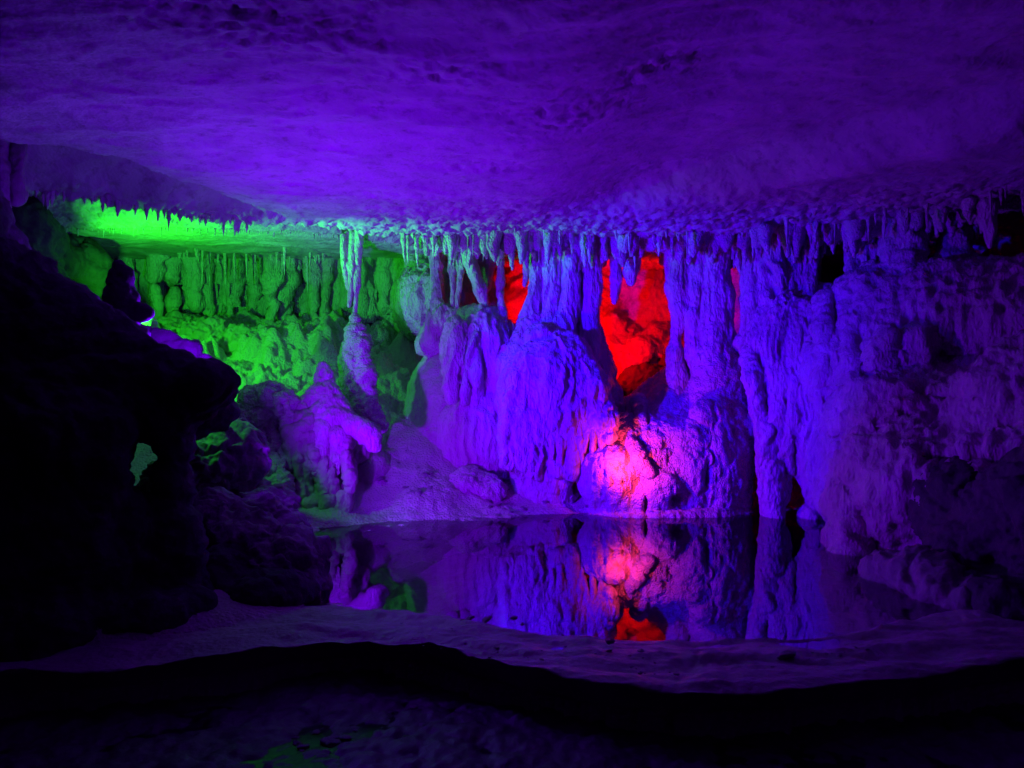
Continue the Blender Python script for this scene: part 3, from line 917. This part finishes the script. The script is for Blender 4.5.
# ------------------------------------------------------------------ green chamber
s = Solid(.022)
s.ptube([(20, 300, 13.7, 60), (150, 300, 13.75, 55), (300, 300, 13.7, 55), (440, 300, 13.0, 60)], .2, .8)
CUTS = []
for (cx, cy, a, b) in ((125, 297, 6, 16), (172, 298, 4, 22), (185, 290, 12, 8), (197, 318, 6, 4), (210, 322, 12, 6), (262, 292, 2.5, 8), (270, 284, 2.5, 10), (259, 306, 2.5, 6), (299, 273, 3, 8), (400, 265, 3, 12), (240, 312, 2.5, 9)):
    CUTS.append((cx, cy, a, b))
for i in range(74):
    px = 100 + i * 4.6 + 3 * rng.rand()
    Dq = np.interp(px, [100, 300, 400, 440], [12.5, 12.4, 12.0, 11.5]) + .30 * rng.randn()
    y1 = 285 + 58 * rng.rand() ** .7
    r0 = 1.8 + 3.6 * rng.rand() ** 1.5
    s.ptube([(px, 255, Dq, r0 + 2), (px + rng.randn(), 278, Dq, r0), (px + 2 * rng.randn(), y1, Dq + .05, r0 * (.3 + .5 * rng.rand()))], .08)
for (cx, cy, a, b) in CUTS:
    s.pell(cx, cy, 12.5, a, b, 1.0, .05, cut=True)
s.ptube([(440, 300, 12.6, 50), (444, 300, 11.4, 45), (436, 305, 10.6, 30)], .2)  # added return, stops green light reaching the red chamber
backw = s.obj('flowstone_backdrop', M_FLOW, lambda V, a: d_flute(V, 1.1) + d_flow(V, .25), 1)
backw.name = 'flowstone_curtain'
T(backw, 'green lit fluted flowstone curtain at the back of the left chamber, with an added light blocking return', 'flowstone')
for lab, pts in (('green column at the far left of the back chamber', [(145, 255, 12.2, 9), (146, 300, 12.2, 8), (146, 335, 12.1, 11)]),
                 ('stout pale green column beside the narrow black gap', [(157, 258, 12.3, 10), (158, 300, 12.3, 9), (160, 336, 12.2, 12)])):
    s = Solid(.02); s.ptube(pts, .06)
    T(s.obj('cave_column', M_FLOW, d_drape, 1.4), lab, 'column')
boulder('pale green mound of rubble below the back curtain', [(205, 345, 11.3, 34, 22, .5), (180, 335, 11.6, 16, 14, .4), (240, 350, 11.2, 30, 18, .4)], M_WALL, 1.5, .022, d_coral)
boulder('small pale green stone on the crest of the black rock', [(150, 324, 8.6, 6, 6, .08)], M_FLOW, .4, .015, d_coral)
# hanging dark rock at the far left of the chamber
s = Solid(.025)
s.ptube([(20, 235, 8.6, 30), (44, 262, 8.8, 24)], .1)
s.ptube([(72, 240, 9.7, 17), (84, 262, 9.7, 18), (90, 288, 9.7, 10)], .1)
s.ptube([(44, 258, 8.8, 18), (72, 262, 9.7, 16)], .1)
s.ptube([(20, 240, 8.3, 40), (30, 300, 8.3, 30)], .1)
s.pell(56, 242, 9.0, 5, 6, 1.2, .03, cut=True)
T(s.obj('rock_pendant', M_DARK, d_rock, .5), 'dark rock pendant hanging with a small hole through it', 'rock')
s = Solid(.02)
for i in range(7):
    s.pell(72 + i * 6, 306 + i * 3 - 8 * (i % 2), 9.2, 6, 9, .1, .04)
T(s.obj('boulder', M_CORAL, d_coral, .6), 'brightest green rubble heap behind the crest of the black rock', 'boulder')
# column stub at the far left edge under the ceiling
s = Solid(.018)
s.ptube([(-6, 138, 6.0, 12), (-4, 165, 6.0, 9), (-6, 205, 6.0, 12)], .05)
s.ptube([(17, 138, 6.1, 5), (17, 160, 6.1, 3.5), (16, 200, 6.1, 6)], .04)
T(s.obj('cave_column', M_BOULD, d_drape, 1), 'stubby blue column above the black rock at the left edge', 'column')

# ------------------------------------------------------------------ fringes of small stalactites
def straw_mesh(i, n=14, m=18):
    r_ = np.random.RandomState(100 + i)
    V, Q = [], []
    ph = r_.rand(4) * 6.3
    bend = (r_.rand(2) - .5) * .5
    for j in range(m):
        t = j / (m - 1)
        rad = (1 - t) ** .75 * .9 + .10 * (1 - t ** 6)
        rad *= 1 + .16 * math.sin(t * 17 + ph[0]) + .12 * math.sin(t * 31 + ph[1])
        rad += .9 * max(0, .18 - t) * 3
        for k in range(n):
            a = 2 * math.pi * k / n
            rr = rad * (1 + .16 * math.sin(3 * a + ph[2] + t * 2) + .10 * math.sin(7 * a + ph[3] + 6 * t))
            V.append((rr * math.cos(a) + bend[0] * t * t, rr * math.sin(a) + bend[1] * t * t, -t))
    for j in range(m - 1):
        for k in range(n):
            k2 = (k + 1) % n
            Q.append((j * n + k, (j + 1) * n + k, (j + 1) * n + k2, j * n + k2))
    me = bpy.data.meshes.new('stalactite')
    me.from_pydata(V, [], Q)
    me.polygons.foreach_set('use_smooth', [True] * len(Q))
    me.materials.append(M_FLOW)
    return me


STRAWS = [straw_mesh(i) for i in range(9)]
_proto = {}


def hang(px, D, length_px, r_px, label, group, dz=.03, y_top=None):
    x = (px - 512) / F * D
    top = float(ceiling_z(np.array([x]), np.array([D]), False)[0]) + dz if y_top is None else CAMZ + (384 - y_top) / F * D
    o = bpy.data.objects.new('stalactite', STRAWS[rng.randint(len(STRAWS))])
    COL.objects.link(o)
    o.location = (x, D, top)
    o.rotation_euler = ((rng.rand() - .5) * .08, (rng.rand() - .5) * .08, rng.rand() * 6.3)
    L_ = length_px / F * D + dz
    r = r_px / F * D
    o.scale = (r, r, L_)
    return tag(o, label, 'stalactite', group)


# dark silhouettes on the near edge of the left ceiling
g = 'dark stalactites along the left ceiling edge'
for px in np.linspace(28, 250, 44):
    x = (px + rng.randn() * 2 - 512)
    D = 8.0
    for _ in range(6):
        D = float(np.interp(x / F * D, xe, ye)) - .06
    hang(x + 512, D - .02, 6 + 16 * rng.rand() ** 2, 2.2 + 2.4 * rng.rand(), 'short dark stalactite silhouetted against the bright green ceiling lip', g, .06)
# tiny bright ones below the green lip
g = 'tiny stalactites on the green lip'
for px in np.linspace(60, 420, 60):
    x = px + rng.randn() * 2 - 512
    D = 9.4
    for _ in range(6):
        D = float(np.interp(x / F * D, [-9, -3.3, -2.2, -1.5, 0], [9.0, 9.1, 9.5, 9.9, 11.2])) + .02
    hang(x + 512, D, 3 + 6 * rng.rand() ** 1.5, 1.1 + .8 * rng.rand(), 'tiny bright stalactite on the lower edge of the green ceiling lip', g, .08)
# coral-like fringe at the top of the curtain
g = 'fringe of short stalactites above the curtain'
for i in range(120):
    px = 400 + 530 * (i + rng.rand()) / 120
    D = np.interp(px, [400, 480, 600, 740, 830, 930], [9.3, 9.2, 9.15, 8.9, 8.6, 8.1]) + rng.randn() * .12
    hang(px, D, 5 + 30 * rng.rand() ** 2.2, 1.3 + 3.2 * rng.rand() ** 2, 'short blue stalactite in the dense fringe topping the curtain', g, .06)
g = 'thin stalactites at the upper right'
for i in range(18):
    px = (872, 884, 903, 931, 966, 992, 1014)[i % 7] + 9 * rng.randn()
    D = np.interp(px, [830, 930, 1020], [8.3, 7.7, 7.2]) + rng.randn() * .08
    hang(px, D, 6 + 34 * rng.rand() ** 1.6, 1.5 + 4 * rng.rand() ** 2, 'thin dim violet stalactite hanging over the right flowstone wall', g, .06)
# back chamber fringe
g = 'pale stalactites on the back curtain of the green chamber'
for i in range(38):
    px = 178 + 150 * (i + rng.rand()) / 38
    hang(px, 11.6 + .5 * rng.randn(), 6 + 34 * rng.rand() ** 1.8, 1.3 + 3.0 * rng.rand() ** 2, 'slender pale green stalactite hanging along the back curtain', g, .06)

# individual stalactites between the openings
for lab, pts, sy in (
    ('long tapering stalactite hanging in the red opening, left of a blunt one', [(616, 222, 9.5, 9), (616, 255, 9.5, 5.2), (616, 278, 9.5, 4.6), (614, 302, 9.5, 1.5)], 1),
    ('blunt cigar shaped stalactite in the middle of the red opening', [(627, 222, 9.45, 8), (630, 248, 9.45, 5), (630, 272, 9.45, 5.4), (630, 281, 9.45, 3.6)], 1),
    ('thin short stalactite right of the blunt one in the red opening', [(637, 222, 9.5, 6), (638, 250, 9.5, 3), (637, 271, 9.5, 1.2)], 1),
    ('slanting blue blade of drapery left of the wide red gap', [(463, 232, 9.6, 4), (470, 262, 9.6, 5), (480, 290, 9.6, 5.5), (490, 316, 9.6, 2)], .5),
    ('thin teal column standing between the two left red gaps', [(504, 225, 9.6, 4.5), (501, 260, 9.6, 2.4), (500, 295, 9.6, 2.4), (503, 325, 9.6, 6)], 1),
    ('slim teal stalactite reaching down to the left mound', [(452, 230, 9.8, 4), (452, 270, 9.8, 2.6), (454, 312, 9.8, 2.2)], 1),
    ('twin slim teal stalactite left of the slanting blade', [(459, 230, 9.75, 4), (460, 268, 9.75, 2.6), (457, 305, 9.75, 1.8)], 1),
    ('pale green drapery column at the far left of the curtain', [(433, 236, 10.0, 6), (436, 265, 10.0, 5), (437, 295, 9.95, 5), (438, 322, 9.9, 9)], .6),
    ('broad violet blade hanging above the left red gap', [(488, 228, 9.9, 8), (488, 262, 9.9, 7), (486, 285, 9.9, 3)], .6),
    ('forked stalactite with a broad root at the upper right corner', [(986, 205, 7.5, 10), (989, 225, 7.5, 5), (990, 247, 7.5, 1.4)], 1),
):
    s = Solid(.010); s.ptube(pts, .04, sy)
    nm = 'cave_column' if 'column' in lab else 'stalactite'
    T(s.obj(nm, M_FLOW, d_drape, .8), lab, 'column' if 'column' in lab else 'stalactite')

g = 'long slender stalactites hanging in front of the curtain'
for i in range(34):
    px = 528 + 385 * (i + .8 * rng.rand()) / 34
    if 602 < px < 668 or 812 < px < 846:
        continue
    D = vD(px) + .02 + .08 * rng.randn()
    y0 = vtop(px)
    L_ = 35 + 75 * rng.rand() ** 1.4
    r0 = 2.2 + 3.2 * rng.rand()
    s = Solid(.010)
    j1, j2 = 1.5 * rng.randn(), 2.5 * rng.randn()
    s.ptube([(px, y0 - 4, D, r0 * 1.7), (px + j1 * .4, y0 + .3 * L_, D, r0), (px + j1, y0 + .7 * L_, D, r0 * .75), (px + j2, y0 + L_, D, r0 * .25)], .03)
    T(s.obj('stalactite', M_FLOW, d_drape, .55), 'long slender blue stalactite hanging between the columns of the curtain', 'stalactite', g)

# ------------------------------------------------------------------ stones
def stone_mesh(i):
    r_ = np.random.RandomState(500 + i)
    nu_, nv_ = 18, 12
    V, Q = [], []
    off = r_.rand(3) * 50
    for j in range(nv_ + 1):
        th = math.pi * j / nv_
        for k in range(nu_):
            a = 2 * math.pi * k / nu_
            V.append((math.sin(th) * math.cos(a), math.sin(th) * math.sin(a), math.cos(th)))
    V = np.array(V)
    V = V * (1 + .45 * fbm(V + off, 1.1, 3))[:, None] * np.array([1, .75, .45])
    for j in range(nv_):
        for k in range(nu_):
            k2 = (k + 1) % nu_
            Q.append((j * nu_ + k, (j + 1) * nu_ + k, (j + 1) * nu_ + k2, j * nu_ + k2))
    me = bpy.data.meshes.new('stone')
    me.from_pydata([tuple(v) for v in V], [], Q)
    me.polygons.foreach_set('use_smooth', [True] * len(Q))
    me.materials.append(M_PEB)
    return me


STONES = [stone_mesh(i) for i in range(8)]


def stone(px, py, zf, r, label, group, flat_=1.0):
    D = F * (CAMZ - zf) / (py - 384)
    o = bpy.data.objects.new('stone', STONES[rng.randint(len(STONES))])
    COL.objects.link(o)
    o.location = ((px - 512) / F * D, D, zf)
    o.rotation_euler = (rng.randn() * .15, rng.randn() * .15, rng.rand() * 6.3)
    o.scale = (r, r, r * flat_)
    return tag(o, label, 'stone', group)


g = 'stones in the dark shallow puddle'
for i in range(95):
    px = 225 + 300 * rng.rand() ** .8
    py = 686 + 74 * rng.rand() ** 1.1
    if px > 430 and rng.rand() < .4:
        continue
    stone(px, py, -.235, .012 + .022 * rng.rand() ** 2, 'small dark stone breaking the surface of the foreground puddle', g, .8)
for px, py, r in ((450, 718, .05), (508, 720, .04), (365, 756, .05), (440, 690, .045), (400, 684, .06), (330, 742, .05)):
    stone(px, py, -.235, r, 'larger dark stone among the pebbles of the foreground puddle', 'larger stones in the puddle', .7)
for px, py, r in ((462, 620, .016), (470, 618, .026), (487, 619, .034), (514, 618, .026), (522, 624, .018), (610, 641, .03), (641, 651, .024), (786, 655, .05)):
    stone(px, py, .045, r, 'little black stone lying on the pale rimstone dam', 'stones on the dam', .9)

g = 'rubble on the violet beach'
for i in range(46):
    px = 335 + 235 * rng.rand()
    D = 8.75 + .9 * rng.rand() ** 1.6
    x = (px - 512) / F * D
    zf = float(floor_z(np.array([x]), np.array([D]))[0])
    o = bpy.data.objects.new('stone', STONES[rng.randint(len(STONES))])
    COL.objects.link(o)
    o.location = (x, D, zf)
    o.rotation_euler = (rng.randn() * .2, rng.randn() * .2, rng.rand() * 6.3)
    r = .015 + .05 * rng.rand() ** 2.5
    o.scale = (r, r, r * .9)
    tag(o, 'small knobbly stone lying on the violet beach behind the pool', 'stone', g)

for i in range(60):
    px = 330 + 560 * rng.rand()
    ya = float(np.interp(px, [330, 420, 480, 600, 750, 890], [612, 620, 634, 648, 652, 640]))
    stone(px, ya + 26 * rng.rand(), .045, .005 + .012 * rng.rand() ** 2, 'little black stone lying on the pale rimstone dam', 'stones on the dam', .8)

# ------------------------------------------------------------------ lamps
def lamp(name, kind_, loc, col, power, target=None, size=150, blend=.6, radius=.05):
    l = bpy.data.lights.new(name, kind_)
    l.color = col
    l.energy = power
    l.shadow_soft_size = radius
    o = bpy.data.objects.new(name, l)
    o.location = loc
    COL.objects.link(o)
    if kind_ == 'SPOT':
        l.spot_size = math.radians(size)
        l.spot_blend = blend
        from mathutils import Vector
        d = Vector(target) - Vector(loc)
        o.rotation_euler = d.to_track_quat('-Z', 'Y').to_euler()
    return o


lamp('violet_floodlight', 'SPOT', W(286, 506, 6.75), (.155, .0, 1.0), 700, np.array(W(286, 506, 6.75)) + np.array([.90, .36, .72]), 160, .65, .05)
lamp('violet_lantern', 'POINT', W(186, 347, 5.75), (.14, .0, 1.0), 110, radius=.06)
lamp('blue_floodlight', 'SPOT', W(200, 349, 6.0), (.02, .0, 1.0), 3200, (1.5, 8.9, 1.6), 56, .9, .06)
lamp('blue_fill', 'SPOT', (-.5, 1.2, 2.3), (.04, .0, 1.0), 130, (1.2, 9, 1.75), 34, 1, .06)  # added fill beside the camera, brightens the curtain from the front
lamp('green_floodlight', 'SPOT', W(92, 318, 8.2), (.02, 1.0, .02), 380, (-3.2, 11.5, 3.1), 126, .8, .06)
lamp('green_side_fill', 'SPOT', W(118, 306, 8.5), (.02, 1.0, .05), 1000, (-.95, 9.2, 3.42), 27, 1, .06)  # added fill, tints the top left of the curtain teal
lamp('green_lip_fill', 'SPOT', W(108, 309, 8.6), (.02, 1.0, .02), 120, (-3.6, 9.1, 3.7), 118, .6, .06)  # added fill for the left end of the ceiling lip
lamp('green_boulder_fill', 'SPOT', W(152, 340, 7.0), (.02, 1.0, .04), 60, W(222, 470, 7.25), 75, .8, .06)  # added fill, picks out the left boulder tops in green
lamp('red_floodlight', 'SPOT', W(572, 330, 10.7), (1.0, .0, .0), 260, (1.6, 12.8, 2.4), 160, .5, .06)
lamp('pink_spotlight', 'SPOT', W(624, 465, 8.40), (1.0, .03, .13), 40, W(634, 456, 9.2), 172, .9, radius=.02)

# ------------------------------------------------------------------ world, camera, render
w = bpy.data.worlds.new('World')
SC.world = w
w.use_nodes = True
w.node_tree.nodes['Background'].inputs['Color'].default_value = (.1, .02, .3, 1)
w.node_tree.nodes['Background'].inputs['Strength'].default_value = .002

cam = bpy.data.cameras.new('Camera')
cam.lens = 27.0
cam.sensor_width = 36.0
cam.clip_end = 200
co = bpy.data.objects.new('Camera', cam)
co.location = (0, 0, CAMZ)
co.rotation_euler = (math.radians(90), 0, 0)
COL.objects.link(co)
SC.camera = co
SC.view_settings.view_transform = 'Standard'
SC.view_settings.look = 'None'
SC.view_settings.exposure = 0
SC.view_settings.gamma = 1
SC.cycles.max_bounces = 5
SC.cycles.diffuse_bounces = 2
SC.cycles.glossy_bounces = 2
SC.cycles.transparent_max_bounces = 4
SC.cycles.use_denoising = True
